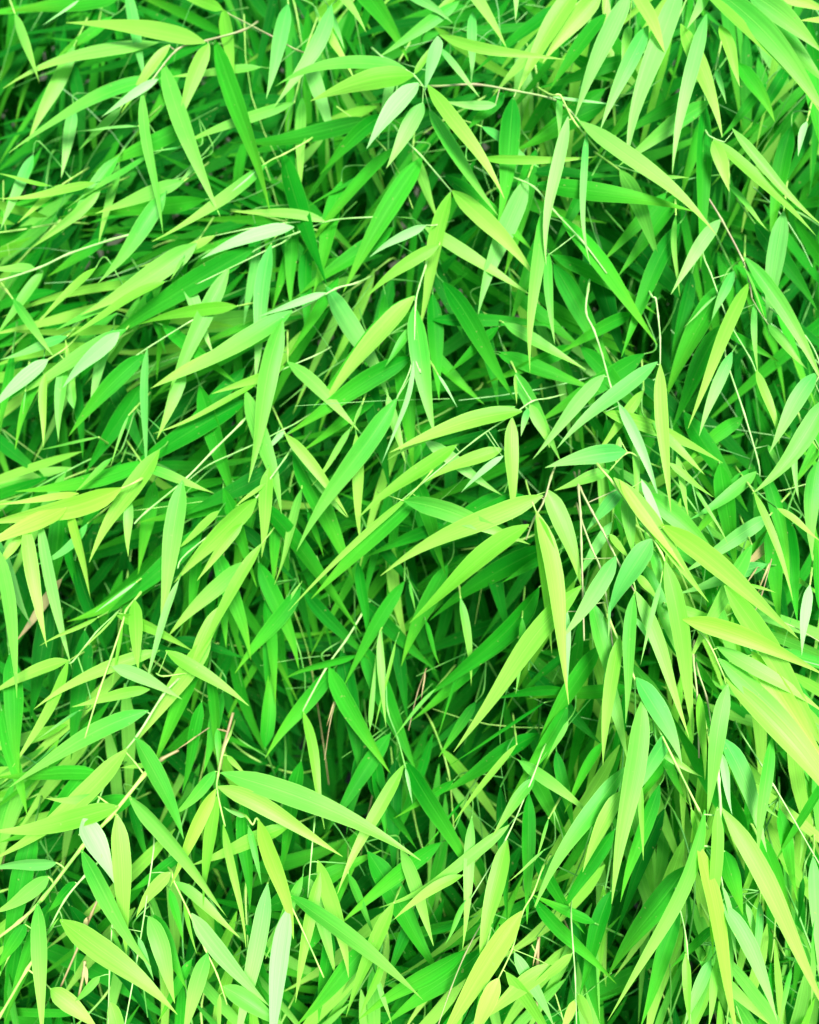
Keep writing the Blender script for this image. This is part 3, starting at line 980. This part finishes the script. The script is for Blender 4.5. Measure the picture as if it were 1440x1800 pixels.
P 1160 -20 1130 60 1105 180 1100 260 1140 440
L 1092 250 862 745 78 Y .02 -.2
L 1100 285 1028 845 88 y .02 .2
L 1092 158 862 392 76 l -.06 .3
L 1100 238 1735 592 96 y -.05 -.2
L 1120 168 2130 612 138 l -.06 .2
L 1130 430 1246 1055 58 y -.02
L 1150 80 1250 180 60 y
S 0.6 Y 12 | brightest yellow blade falling from a small brown node, bottom left of centre
P 1240 400 1280 430 1310 410 1400 670 1450 790 1540 980 1640 1205
L 1308 405 1486 1010 112 Y -.04
L 1462 785 2140 1318 128 l -.03 -.1
L 1460 850 1370 1620 98 p .02
L 1240 390 1130 340 60 m
S 1.4 y 11 | pale zigzag twig with blades to either side, bottom left of centre
P 860 680 880 712 950 860 1040 1062 1100 1190 1150 1342
L 885 720 1218 1005 64 l -.03 .2
L 970 880 1375 1360 112 m .03
L 930 830 997 1085 30 y
L 1052 1080 925 1520 96 l .02 -.2
L 1130 1250 1460 1470 86 l -.02
L 1112 1290 1100 1520 32 y
U
L 1355 730 1180 1620 104 m -.01 0
L 1240 415 1265 860 92 g 0 -.5
L 1258 440 1325 735 36 l
L 440 180 -40 192 92 g .02 0
L 40 -20 140 390 92 g 0 1
L 300 350 130 580 90 g 0 2
L 700 450 760 640 60 d
L 860 760 930 1030 40 g
L 830 1000 950 1270 70 g 0 0
L 740 710 640 780 60 g
L 660 1280 800 1480 130 d
L 980 0 920 280 80 g 0 2
L 1070 0 1030 170 70 g 0 2
L 120 1180 20 1440 110 g 0 1
L 940 1170 800 1430 60 g 0 1
L 250 440 0 520 120 g 0 2
L 60 940 0 1200 130 g 0 0
L 1330 1050 1390 1130 40 g
L 1430 930 1310 1130 60 l 0 2
L 1060 600 960 640 90 y 0 2
L 700 1000 780 1220 30 m
L 380 1000 380 1220 20 l 0 2
L 240 980 300 900 20 l

T 470 1300
S 1.8 w 10 | thin pale twigs with two yellow-green hanging blades, near the bottom, left of centre
P 235 440 225 560 205 800
L 268 670 143 1332 72 y .02 -.3
L 255 610 412 1205 104 y -.04 .6
L 210 700 348 1205 80 l -.02 1
S 2.4 g 8 | long thin arching blade crossing the lower middle toward the left
P 1280 390 1225 430
L 1225 432 565 852 66 l -.07
S 1.8 w 9 | pale twig near the bottom, right of centre, with an upright lime blade
P 1400 60 1340 200 1210 500 1030 805
L 1213 508 1075 1150 98 y .02 -.2
L 1355 195 1138 492 62 l .03 .4
S 1 Y 11 | brightest pair of lime blades at the bottom edge, just right of centre
P 1400 660 1345 780 1290 880 1240 1060 1170 1210
L 1290 868 840 1600 144 Y .02
L 1172 1208 1030 1540 116 Y .02 -.1
L 1208 1178 1470 1560 92 y -.03
L 1450 1145 1075 1430 84 y .04
S 2.4 k 9 | tan-edged thin twig slanting to the bottom edge, right of centre
P 1085 950 1000 1090 930 1260 860 1460
L 1010 1062 465 1415 124 g .02 .4
U
L 610 -10 312 455 96 g .02 1
L 880 520 370 935 96 g .03 1.5
L 990 688 640 912 62 y .08 1.5
L 1035 398 988 1065 66 l -.01 1
L 1262 25 925 452 50 y .02 1.5
L 1450 -60 1225 308 94 g -.02 .5
L 910 1205 590 1450 108 g 0 1
L 680 860 885 1210 124 g 0 1
L 700 630 842 1045 86 l -.03 2
L 640 828 398 1405 80 y .02 .5
L 560 1185 465 1410 52 y 0 1
L 180 690 -10 1110 64 l
L 425 1140 145 1450 106 g 0 .5
L 1180 240 1215 950 66 d
L 1325 275 1315 935 84 g 0 2
L 978 865 898 1042 40 l
L 640 370 760 560 80 d
L 490 870 550 1010 60 l 0 3
L 1440 640 1350 850 50 l
L 560 180 600 500 70 g 0 3
L 860 260 640 400 60 g 0 2
L 1240 50 860 280 100 g 0 3
L 420 380 400 480 90 d
L 120 380 60 700 100 g 0 2
L 700 1000 600 1230 70 d
L 1440 830 1330 780 60 g
L 950 930 700 1010 60 d
L 400 650 580 560 110 g 0 3
L 650 230 640 700 100 d
L 370 750 480 560 100 g 0 3
L 300 1100 260 1440 80 g 0 2
L 560 1210 630 1440 30 l
L 1400 560 1220 720 16 l
L 1000 300 780 560 16 g

T 940 1300
S 0.2 w 22 | thick white-green vertical stalk with lime blades, lower right
P 920 -60 925 80 930 200 940 350 925 550
L 925 340 905 1120 80 y .01
L 822 515 1050 1600 118 Y -.01
L 948 -10 1175 570 138 m -.05 .6
L 945 345 1500 1430 156 y -.03
L 1200 -10 1130 595 86 l .02 .2
L 862 355 368 1425 114 l -.06
L 950 740 1028 1145 36 m -.03 .4
L 940 60 1000 380 40 p 0 .3
L 960 560 1055 890 116 g 0 1
L 950 830 1228 1428 104 m -.06 .5
U
L 460 140 3 852 106 l .05 .5
L 415 310 243 672 76 y .04
L 345 15 152 372 68 g .03
L 632 230 434 824 84 g .02 -1
L 540 225 550 612 32 y
L 770 640 370 1200 110 g .02 0
L 735 860 535 1460 80 g .01 0
L 395 470 125 905 88 g .03 1
L 385 770 228 1295 84 g .02 1.5
L -5 805 412 1235 84 g .02 .3
L -5 580 255 985 80 g .02 1.5
L 892 1115 755 1460 58 m .02
L 1302 1150 1235 1460 42 l
L 1060 1325 1210 1460 84 l
L 1375 375 1200 650 94 g 0 1
L 1410 590 1440 1200 74 m 0 .5
L 610 470 400 1010 118 d
L 765 1090 790 1460 52 y
L 875 975 678 1165 54 g
L 1422 890 1400 1345 52 l
L 1138 825 1130 1192 62 m .02
L 1150 500 1310 920 80 g 0 0
L 20 1310 100 1460 72 m
L -20 152 292 390 78 l -.03 1
L 110 60 200 480 70 g 0 3
L 30 260 200 560 90 g 0 4
L 260 1150 330 1440 100 d
L 1280 560 1330 820 80 g 0 2
L 590 220 470 390 60 g 0 1
L 740 120 850 190 50 l
L 1050 960 1190 1240 90 g 0 3
L 70 400 0 620 22 l
L 1270 1100 1440 1170 20 l 0 3
L 1080 860 1145 1060 40 m
L 980 1040 1000 1240 60 l
L 840 540 880 700 60 y
L 920 1200 880 1460 60 l
L 1360 700 1330 940 30 g
L 640 60 780 330 60 g 0 1
L 880 -20 1060 180 20 g
S 1.6 w 10 | long straight bare stalk slanting down to the right edge, lower right
P 1060 -20 1150 130 1215 240 1320 420 1400 560 1460 660
L 1110 290 1235 395 30 l
S 1.4 w 10 | upright cream stalk at the bottom edge, right of centre, with small lime tips
P 190 900 195 1060 205 1200 212 1460
L 190 1085 -40 1265 74 y -.05
L 222 1285 300 1520 74 y
L 200 1320 130 1500 62 Y
S 1.8 t 20 | stubby tan culm end at the bottom edge, just right of centre
P 20 1000 14 1150 10 1460
L 20 1010 -10 1160 12 o
S 2 w 9 | pair of hair-thin stalks dropping to the bottom, right of centre
P 725 790 770 1030 790 1460
L 760 980 770 1300 14 l
"""


def parse(txt):
    sprays, cur, ox, oy = [], None, 0, 0
    loose = []
    for ln in txt.splitlines():
        w = ln.split()
        if not w: continue
        if w[0] == 'T':
            ox, oy = float(w[1]), float(w[2]); cur = None
        elif w[0] == 'S':
            head, lab = ln.split('|')
            h = head.split()
            cur = dict(z=float(h[1]) / 100, stem=h[2], r=float(h[3]) / 2.88, label=lab.strip(), path=[], leaves=[])
            sprays.append(cur)
        elif w[0] == 'U':
            cur = None
        elif w[0] == 'P':
            n = [float(a) for a in w[1:]]
            cur['path'] = [(ox + n[i] / 2.88, oy + n[i + 1] / 2.88) for i in range(0, len(n) - 1, 2)]
        elif w[0] == 'L':
            try: n = [float(a) for a in w[1:6]]
            except ValueError: continue
            if len(n) < 5: continue
            bend = float(w[7]) if len(w) > 7 else random.uniform(-.025, .025)
            dz = float(w[8]) / 100 if len(w) > 8 else 0.0
            lf = dict(b=(ox + n[0] / 2.88, oy + n[1] / 2.88), t=(ox + n[2] / 2.88, oy + n[3] / 2.88), w=n[4] / 2.88, tone=w[6], bend=bend, dz=dz)
            ln_ = math.dist(lf['b'], lf['t'])
            if ln_ < 12: continue
            if cur: lf['w'] = min(lf['w'], ln_ * .27)
            elif ln_ < lf['w'] * 6:                    # only the far end shows: the rest runs back under other blades
                k = lf['w'] * 6 / ln_
                lf['b'] = (lf['t'][0] + (lf['b'][0] - lf['t'][0]) * k, lf['t'][1] + (lf['b'][1] - lf['t'][1]) * k)
            (cur['leaves'] if cur else loose).append(lf)
    return sprays, loose


SPRAYS, LOOSE = parse(TRACE)

# blades of one hidden twig: bases close together and about equally deep
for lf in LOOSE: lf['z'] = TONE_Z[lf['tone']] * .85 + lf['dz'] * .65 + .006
groups = []
for lf in sorted(LOOSE, key=lambda q: (q['b'][1], q['b'][0])):
    for g in groups:
        if len(g) < 5 and all(math.dist(lf['b'], q['b']) < 90 and abs(lf['z'] - q['z']) < .022 for q in g):
            g.append(lf); break
    else:
        groups.append([lf])


def place_words(x, y):
    v = ['very top', 'near top', 'upper third', 'above middle', 'mid height', 'below middle', 'lower third', 'near bottom', 'very bottom'][min(8, max(0, int(y / 1800 * 9)))]
    h = ['left edge', 'far left', 'left side', 'left of centre', 'centre', 'right of centre', 'right side', 'far right', 'right edge'][min(8, max(0, int(x / 1440 * 9)))]
    return v, h


def dir_words(dx, dy):
    a = math.degrees(math.atan2(dy, dx)) % 360          # 0 right, 90 down
    return ['right', 'down right', 'steeply down right', 'straight down', 'steeply down left', 'down left', 'left', 'up left', 'up left', 'up', 'up right', 'up right'][
        int(((a + 15) % 360) // 30)]


USED = {}


def unique(label, extra):
    """make a label single out one twig"""
    for e in [''] + extra:
        c = label + e
        if c not in USED:
            USED[c] = 1
            return c, None
    return label, label


def auto_label(leaves, deep=''):
    big = max(leaves, key=lambda q: math.dist(q['b'], q['t']) * q['w'])
    cx = sum((q['b'][0] + q['t'][0]) / 2 for q in leaves) / len(leaves)
    cy = sum((q['b'][1] + q['t'][1]) / 2 for q in leaves) / len(leaves)
    v, h = place_words(cx, cy)
    n = len(leaves)
    num = ['', 'one', 'two', 'three', 'four', 'five', 'six', 'seven', 'eight'][n]
    dw = dir_words(big['t'][0] - big['b'][0], big['t'][1] - big['b'][1])
    s = '%s bamboo blade%s pointing %s, %s, %s' % (TONE_WORD[big['tone']], '' if n == 1 else 's', dw, v, h)
    s = (num + ' ' + s) if n > 1 else ('single ' + s)
    L = math.dist(big['b'], big['t'])
    size = ', longest about a %s of the height' % ('sixth' if L > 270 else 'eighth' if L > 200 else 'twelfth' if L > 130 else 'twentieth')
    wd = ', very narrow' if big['w'] < 14 else ', narrow' if big['w'] < 24 else ', broad' if big['w'] > 36 else ', of middling width'
    return unique(s, [wd, ', rather long' if L > 160 else ', rather short', ', in shade'])


def build_leaf(lf, parent, zb, idx):
    (bx, by), (tx, ty) = lf['b'], lf['t']
    px = math.dist(lf['b'], lf['t'])
    d0 = ref_depth(bx, by) + zb
    length = px / FPX * d0
    tone = lf['tone']
    slope = random.uniform(-.05, .20) if tone in 'Yyp' else random.uniform(-.06, .14)
    d1 = ref_depth(tx, ty) + zb + slope * length + lf.get('tipdz', 0)
    arch = -random.uniform(.02, .07) * length
    nx, ny = -(ty - by) / px, (tx - bx) / px
    bend = lf['bend'] * .75
    hook = random.uniform(-.012, .012)

    def C(t):
        q = bend * 4 * t * (1 - t) + hook * math.sin(t * 6.28)
        x = bx + (tx - bx) * t + nx * px * q
        y = by + (ty - by) * t + ny * px * q
        d = d0 + (d1 - d0) * t + arch * 4 * t * (1 - t)
        return at(x, y, d)
    origin = C(0)
    roll = random.uniform(-.55, .55)
    wpx = min(lf['w'], 42)
    dm = (d0 + d1) / 2
    W = wpx / FPX * dm / math.cos(roll) * (0.88 if tone in 'gd' else 0.98 if tone == 'p' else 0.84)
    axis = (C(.6) - C(.2)).normalized()
    n0 = Matrix.Rotation(roll, 3, axis) @ (-VIEW)
    me = leaf_mesh('leaf', lambda t: C(t) - origin, lambda t: n0, W, 14, 4, LM[tone], fold=random.choice([.14, .20, .30, -.16]),
                   twist=random.uniform(-.35, .35), wave=random.uniform(.0, .05))
    o = child('leaf', me, parent, origin - parent.location)
    return o, C


NLEAF = 0
ALL_DIRS = []
for s in SPRAYS:
    p0 = s['path'][0]
    z = s['z']
    zs = [z + .0015 * i for i in range(len(s['path']))]
    P = [at(x, y, ref_depth(x, y) + z + .004) for x, y in s['path']]
    # the hidden end runs back into the shrub
    if 0 < p0[0] < 1440 and 0 < p0[1] < 1800 and s['stem'] not in 't':
        a, b = Vector(s['path'][0]), Vector(s['path'][1])
        q = a + (a - b).normalized() * 30
        P = [at(q.x, q.y, ref_depth(q.x, q.y) + z + .05), P[0] + (VIEW * .004)] + P[1:]
    root = P[0].copy()
    lab, grp = unique(s['label'], [' area'])
    e = empty('bamboo_twig', root, lab, 'bamboo twig', 'leafy twigs of the bamboo thicket')
    r0 = s['r'] / FPX * (ref_depth(*p0) + z) * .42
    mat = SM.get(s['stem'], SM['y'] if s['stem'] == 'Y' else SM['w'])
    child('stem', stem_mesh('stem', [p - root for p in P], r0 * 1.05, r0 * .75, mat, 7), e)
    pathpx = [Vector(q) for q in s['path']]
    for i, lf in enumerate(s['leaves']):
        zb = z + lf['dz'] + .0012 * (i % 4)
        lo, C = build_leaf(lf, e, zb, i)
        NLEAF += 1
        ALL_DIRS.append((lf['b'][0], lf['b'][1], math.atan2(lf['t'][1] - lf['b'][1], lf['t'][0] - lf['b'][0])))
        # petiole back to the nearest point of the stem
        bp = C(0.02)
        best = None
        for a, b in zip(P[:-1], P[1:]):
            ab = b - a
            t = max(0, min(1, (bp - a).dot(ab) / max(1e-9, ab.length_squared)))
            c = a + ab * t
            if best is None or (c - bp).length < (best - bp).length: best = c
        if .0006 < (best - bp).length < .03:
            mid = (best + bp) / 2 + VIEW * .001
            child('leaf_stalk', stem_mesh('leaf_stalk', [best - root, mid - root, bp - root], r0 * .5, r0 * .4, mat, 5), e)

for g in groups:
    md = Vector((0, 0))
    for q in g:
        md += (Vector(q['t']) - Vector(q['b'])).normalized()
    md = md.normalized() if md.length > .2 else Vector((0, 1))
    g.sort(key=lambda q: Vector(q['b']).dot(md))
    zc = sum(q['z'] for q in g) / len(g)
    b0 = Vector(g[0]['b'])
    r = b0 - md * 55
    pts = [at(r.x, r.y, ref_depth(r.x, r.y) + zc + .06)]
    q1 = b0 - md * 18
    pts.append(at(q1.x, q1.y, ref_depth(q1.x, q1.y) + zc + .018))
    pts.append(at(b0.x, b0.y, ref_depth(b0.x, b0.y) + g[0]['z'] + .002))
    lab, grp = auto_label(g)
    root = pts[0].copy()
    e = empty('bamboo_twig', root, lab, 'bamboo twig', grp or 'leafy twigs of the bamboo thicket')
    child('stem', stem_mesh('stem', [p - root for p in pts], .0009, .0006, SM['g' if g[0]['tone'] in 'gd' else 'y'], 5), e)
    for i, lf in enumerate(g):
        build_leaf(lf, e, lf['z'], i)
        NLEAF += 1
        if i:                                           # a side stalk curving out of the hidden part of the twig
            s1 = at(q1.x, q1.y, ref_depth(q1.x, q1.y) + zc + .018)
            s3 = at(*lf['b'], ref_depth(*lf['b']) + lf['z'] + .002)
            dd = (Vector(lf['t']) - Vector(lf['b'])).normalized() * 26
            s2 = at(lf['b'][0] - dd.x, lf['b'][1] - dd.y, ref_depth(*lf['b']) + lf['z'] + .022)
            child('leaf_stalk', stem_mesh('leaf_stalk', [s1 - root, s2 - root, s3 - root], .0006, .0005, SM['g'], 5), e)
        ALL_DIRS.append((lf['b'][0], lf['b'][1], math.atan2(lf['t'][1] - lf['b'][1], lf['t'][0] - lf['b'][0])))
print('traced leaves', NLEAF, 'twigs', len(SPRAYS), 'hidden twigs', len(groups))


# ---------------------------------------------------------------- fuller twigs behind
def field_dir(x, y):
    c = sorted(ALL_DIRS, key=lambda q: (q[0] - x) ** 2 + (q[1] - y) ** 2)[:9]
    return random.choice(c)[2] + random.uniform(-.3, .3)


def proto_spray(tones, seed, n):
    rs = random.getstate(); random.seed(seed)
    Ls = .11
    path = [Vector((0, 0, -.05)), Vector((.012, .002, -.012)), Vector((Ls * .45, .004, .006)), Vector((Ls * .8, 0, .004)), Vector((Ls, -.002, -.002))]
    parts = [('stem', stem_mesh('stem', path, .0009, .0005, random.choice([SM['g'], SM['y'], SM['g']]), 5), Vector((0, 0, 0)))]
    for i in range(n):
        k = .15 + .85 * i / (n - 1)
        pb = Vector((Ls * k, .002 * (1 if i % 2 else -1), .006 - .008 * k))
        ang = (1 if i % 2 else -1) * random.uniform(.12, .75) * (1 - .5 * k)
        ln = random.uniform(.100, .155)
        W = random.uniform(.0080, .0115)
        drop = random.uniform(.0, .25)
        roll = random.uniform(-.6, .6)
        d = Vector((math.cos(ang), math.sin(ang), 0))
        side = random.uniform(-.06, .06)

        def C(t, d=d, ln=ln, drop=drop, side=side):
            return d * (ln * t) + Vector((-d.y, d.x, 0)) * (side * ln * 4 * t * (1 - t)) + Vector((0, 0, -drop * ln * t * t))
        nn = Matrix.Rotation(roll, 3, d) @ Vector((0, 0, 1))
        me = leaf_mesh('leaf', C, lambda t, nn=nn: nn, W, 8, 2, LM[random.choice(tones)], fold=random.choice([.12, .2]), twist=random.uniform(-.4, .4))
        parts.append(('leaf', me, pb))
    random.setstate(rs)
    return parts


PROTO = {}
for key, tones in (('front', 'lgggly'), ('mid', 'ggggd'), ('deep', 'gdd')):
    PROTO[key] = [proto_spray(tones, 100 + 7 * i + len(key), random.choice([6, 7, 8])) for i in range(6)]


def spray_matrix(x, y, d, ang, tilt, roll):
    p = at(x, y, d)
    ex = MR @ Vector((math.cos(ang), -math.sin(ang), 0))
    ez = -VIEW
    ey = ez.cross(ex)
    M = Matrix((ex, ey, ez)).transposed().to_4x4()
    M = Matrix.Translation(p) @ M @ Matrix.Rotation(tilt, 4, 'Y') @ Matrix.Rotation(roll, 4, 'X')
    return M


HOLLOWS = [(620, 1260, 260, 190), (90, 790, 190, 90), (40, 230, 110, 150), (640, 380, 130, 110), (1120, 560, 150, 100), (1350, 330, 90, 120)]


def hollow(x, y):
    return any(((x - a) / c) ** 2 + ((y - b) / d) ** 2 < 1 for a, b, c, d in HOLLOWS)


cells = []
NX, NY = 11, 14
for j in range(NY):
    for i in range(NX):
        x = -150 + (i + random.random()) * (1740 / NX)
        y = -190 + (j + random.random()) * (2160 / NY)
        cells.append((x, y))
random.shuffle(cells)
nb = 0
for (x, y) in cells:
    off = random.uniform(.095, .165)
    ang = field_dir(x, y)
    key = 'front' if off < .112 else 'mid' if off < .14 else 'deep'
    if hollow(x + math.cos(ang) * 200, y + math.sin(ang) * 200): key = 'deep'; off += .06  # hollow sprays set deeper and given darker leaf colours as painted shade
    pr = random.choice(PROTO[key])
    M = spray_matrix(x, y, ref_depth(x, y) + off, ang, random.uniform(-.05, .3), random.uniform(-.3, .3))
    # centre of the spray, where it shows
    cx, cy = x + math.cos(ang) * 260, y + math.sin(ang) * 260
    if not (-60 < cx < 1500 and -60 < cy < 1860): 
        cx, cy = min(1439, max(0, cx)), min(1799, max(0, cy))
    v, h = place_words(cx, cy)
    tw = {'front': 'fresh green', 'mid': 'leafy green', 'deep': 'shaded green'}[key]
    base = '%s spray behind, pointing %s, %s, %s' % (tw, dir_words(math.cos(ang), math.sin(ang)), v, h)
    lab, grp = unique(base, [', lower one', ', deeper one'])
    o = empty('bamboo_spray', M.translation, lab, 'bamboo spray', grp or 'leafy sprays half hidden behind the front twigs')
    o.rotation_euler = M.to_euler()
    for nm, me, loc in pr: child(nm, me, o, loc)
    nb += 1

random.seed(21)
PROTO['cascade'] = [proto_spray('lylygl', 300 + 5 * i, random.choice([6, 7, 8])) for i in range(6)]
CASC = [(1040, 760, 62), (1110, 900, 60), (1180, 840, 58), (1230, 1010, 55), (1010, 980, 80), (1090, 1080, 75), (1190, 1140, 68), (1300, 1120, 58), (1270, 1300, 70),
        (1100, 1270, 95), (1200, 1430, 85), (1330, 1440, 75), (1080, 1480, 110), (1390, 1250, 60), (1250, 1600, 80), (1400, 1600, 80),
        (250, 1130, 120), (330, 1420, 110), (150, 1250, 135), (420, 1560, 80), (60, 1560, 110), (300, 1600, 75), (1230, -120, 100), (1080, -100, 115), (1380, -60, 60),
        (700, 1560, 110), (880, 1540, 100), (180, 780, 150), (380, 420, 150), (250, 560, 148), (120, 380, 165)]
for (x, y, deg) in CASC:
    ang = math.radians(deg + random.uniform(-8, 8))
    M = spray_matrix(x, y, ref_depth(x, y) + random.uniform(.040, .065), ang, random.uniform(.0, .2), random.uniform(-.3, .3))
    cx, cy = min(1439, max(0, x + math.cos(ang) * 240)), min(1799, max(0, y + math.sin(ang) * 240))
    v, h = place_words(cx, cy)
    lab, grp = unique('bright spray behind front blades, pointing %s, %s, %s' % (dir_words(math.cos(ang), math.sin(ang)), v, h), [', lower one'])
    o = empty('bamboo_spray', M.translation, lab, 'bamboo spray', grp or 'leafy sprays half hidden behind the front twigs')
    o.rotation_euler = M.to_euler()
    for nm, me, loc in random.choice(PROTO['cascade']): child(nm, me, o, loc)

# ---------------------------------------------------------------- inner foliage nobody could count
def merged_leaves(name, count, z0, z1, tones, margin, seed, lenr=(.06, .115)):
    random.seed(seed)
    vs, fs, uvs, mi = [], [], [], []
    mats = [LM[t] for t in tones]
    for _ in range(count):
        x = random.uniform(-margin, 1440 + margin); y = random.uniform(-margin, 1800 + margin)
        off = random.uniform(z0, z1)
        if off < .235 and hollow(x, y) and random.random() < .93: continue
        d = ref_depth(x, y) + off
        ang = field_dir(x, y) if random.random() < .88 else random.uniform(.2, 2.9)
        M = spray_matrix(x, y, d, ang, random.uniform(-.3, .5), random.uniform(-.8, .8))
        ln = random.uniform(*lenr); W = random.uniform(.0095, .0145)
        drop = random.uniform(0, .3); side = random.uniform(-.08, .08)
        b = len(vs); S = 6
        for i in range(S + 1):
            t = i / S
            w = W * width_profile(t) * .5
            for sgn in (-1, 0, 1):
                p = Vector((ln * t, side * ln * 4 * t * (1 - t) + sgn * w, -drop * ln * t * t + abs(sgn) * w * .16))
                vs.append(M @ p); uvs.append((t, (sgn + 1) / 2))
        m = random.randrange(len(mats))
        for i in range(S):
            for j in range(2):
                a = b + i * 3 + j
                fs.append((a, a + 1, a + 4, a + 3)); mi.append(m)
    me = bpy.data.meshes.new(name); me.from_pydata(vs, [], fs)
    ul = me.uv_layers.new(name='UVMap')
    buf = []
    for l in me.loops: buf.extend(uvs[l.vertex_index])
    ul.data.foreach_set('uv', buf)
    for m in mats: me.materials.append(m)
    me.polygons.foreach_set('material_index', mi)
    me.polygons.foreach_set('use_smooth', [True] * len(fs))
    o = bpy.data.objects.new(name, me); col.objects.link(o)
    return o


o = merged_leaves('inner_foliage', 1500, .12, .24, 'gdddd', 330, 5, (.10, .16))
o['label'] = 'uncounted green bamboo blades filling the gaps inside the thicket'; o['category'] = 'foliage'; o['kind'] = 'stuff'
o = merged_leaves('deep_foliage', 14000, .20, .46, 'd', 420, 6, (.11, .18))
o['label'] = 'dark bamboo foliage deep inside the thicket'; o['category'] = 'foliage'; o['kind'] = 'stuff'

# thin stalks, live and dead, in the interior
random.seed(9)
vs, fs, mi = [], [], []
for _ in range(300):
    x = random.uniform(-250, 1690); y = random.uniform(-250, 2050)
    ang = field_dir(x, y) + random.uniform(-.5, .5)
    off = random.uniform(.05, .16)
    d = ref_depth(x, y) + off
    ln = random.uniform(.05, .15)
    M = spray_matrix(x, y, d, ang, random.uniform(-.4, .5), 0)
    k = random.uniform(-.1, .1)
    pts = [M @ Vector((ln * t, k * ln * math.sin(t * 3.1), 0)) for t in (0, .25, .5, .75, 1)]
    r = random.uniform(.0003, .0007)
    v, f = tube_data(pts, [r, r, r * .9, r * .8, r * .5], 4)
    b = len(vs); vs += v; fs += [tuple(q + b for q in ff) for ff in f]
    m = random.choices((0, 1, 2), (8, 1, .3 if not (380 < x < 950 and 1100 < y < 1500) else 3))[0]
    mi += [m] * len(f)
me = bpy.data.meshes.new('thin_stalks'); me.from_pydata(vs, [], fs)
for m in (SM['g'], SM['y'], SM['t']): me.materials.append(m)
me.polygons.foreach_set('material_index', mi)
o = bpy.data.objects.new('thin_stalks', me); col.objects.link(o)
o['label'] = 'tangle of hair-thin live and dead stalks inside the thicket'; o['category'] = 'stalks'; o['kind'] = 'stuff'

# ---------------------------------------------------------------- ground far below
gm = bpy.data.materials.new('soil'); gm.use_nodes = True
N, L = gm.node_tree.nodes, gm.node_tree.links
nz = N.new('ShaderNodeTexNoise'); nz.inputs['Scale'].default_value = 9; nz.inputs['Detail'].default_value = 8
rp = N.new('ShaderNodeValToRGB'); rp.color_ramp.elements[0].color = (.008, .016, .006, 1); rp.color_ramp.elements[1].color = (.03, .04, .014, 1)
L.new(nz.outputs[0], rp.inputs[0]); L.new(rp.outputs[0], N['Principled BSDF'].inputs['Base Color'])
N['Principled BSDF'].inputs['Roughness'].default_value = .95
bm_v = [(-40, -40, 0), (40, -40, 0), (40, 40, 0), (-40, 40, 0)]
me = bpy.data.meshes.new('ground'); me.from_pydata(bm_v, [], [(0, 1, 2, 3)]); me.materials.append(gm)
o = bpy.data.objects.new('ground', me); col.objects.link(o)
o['kind'] = 'structure'; o['label'] = 'dark soil under the bamboo'
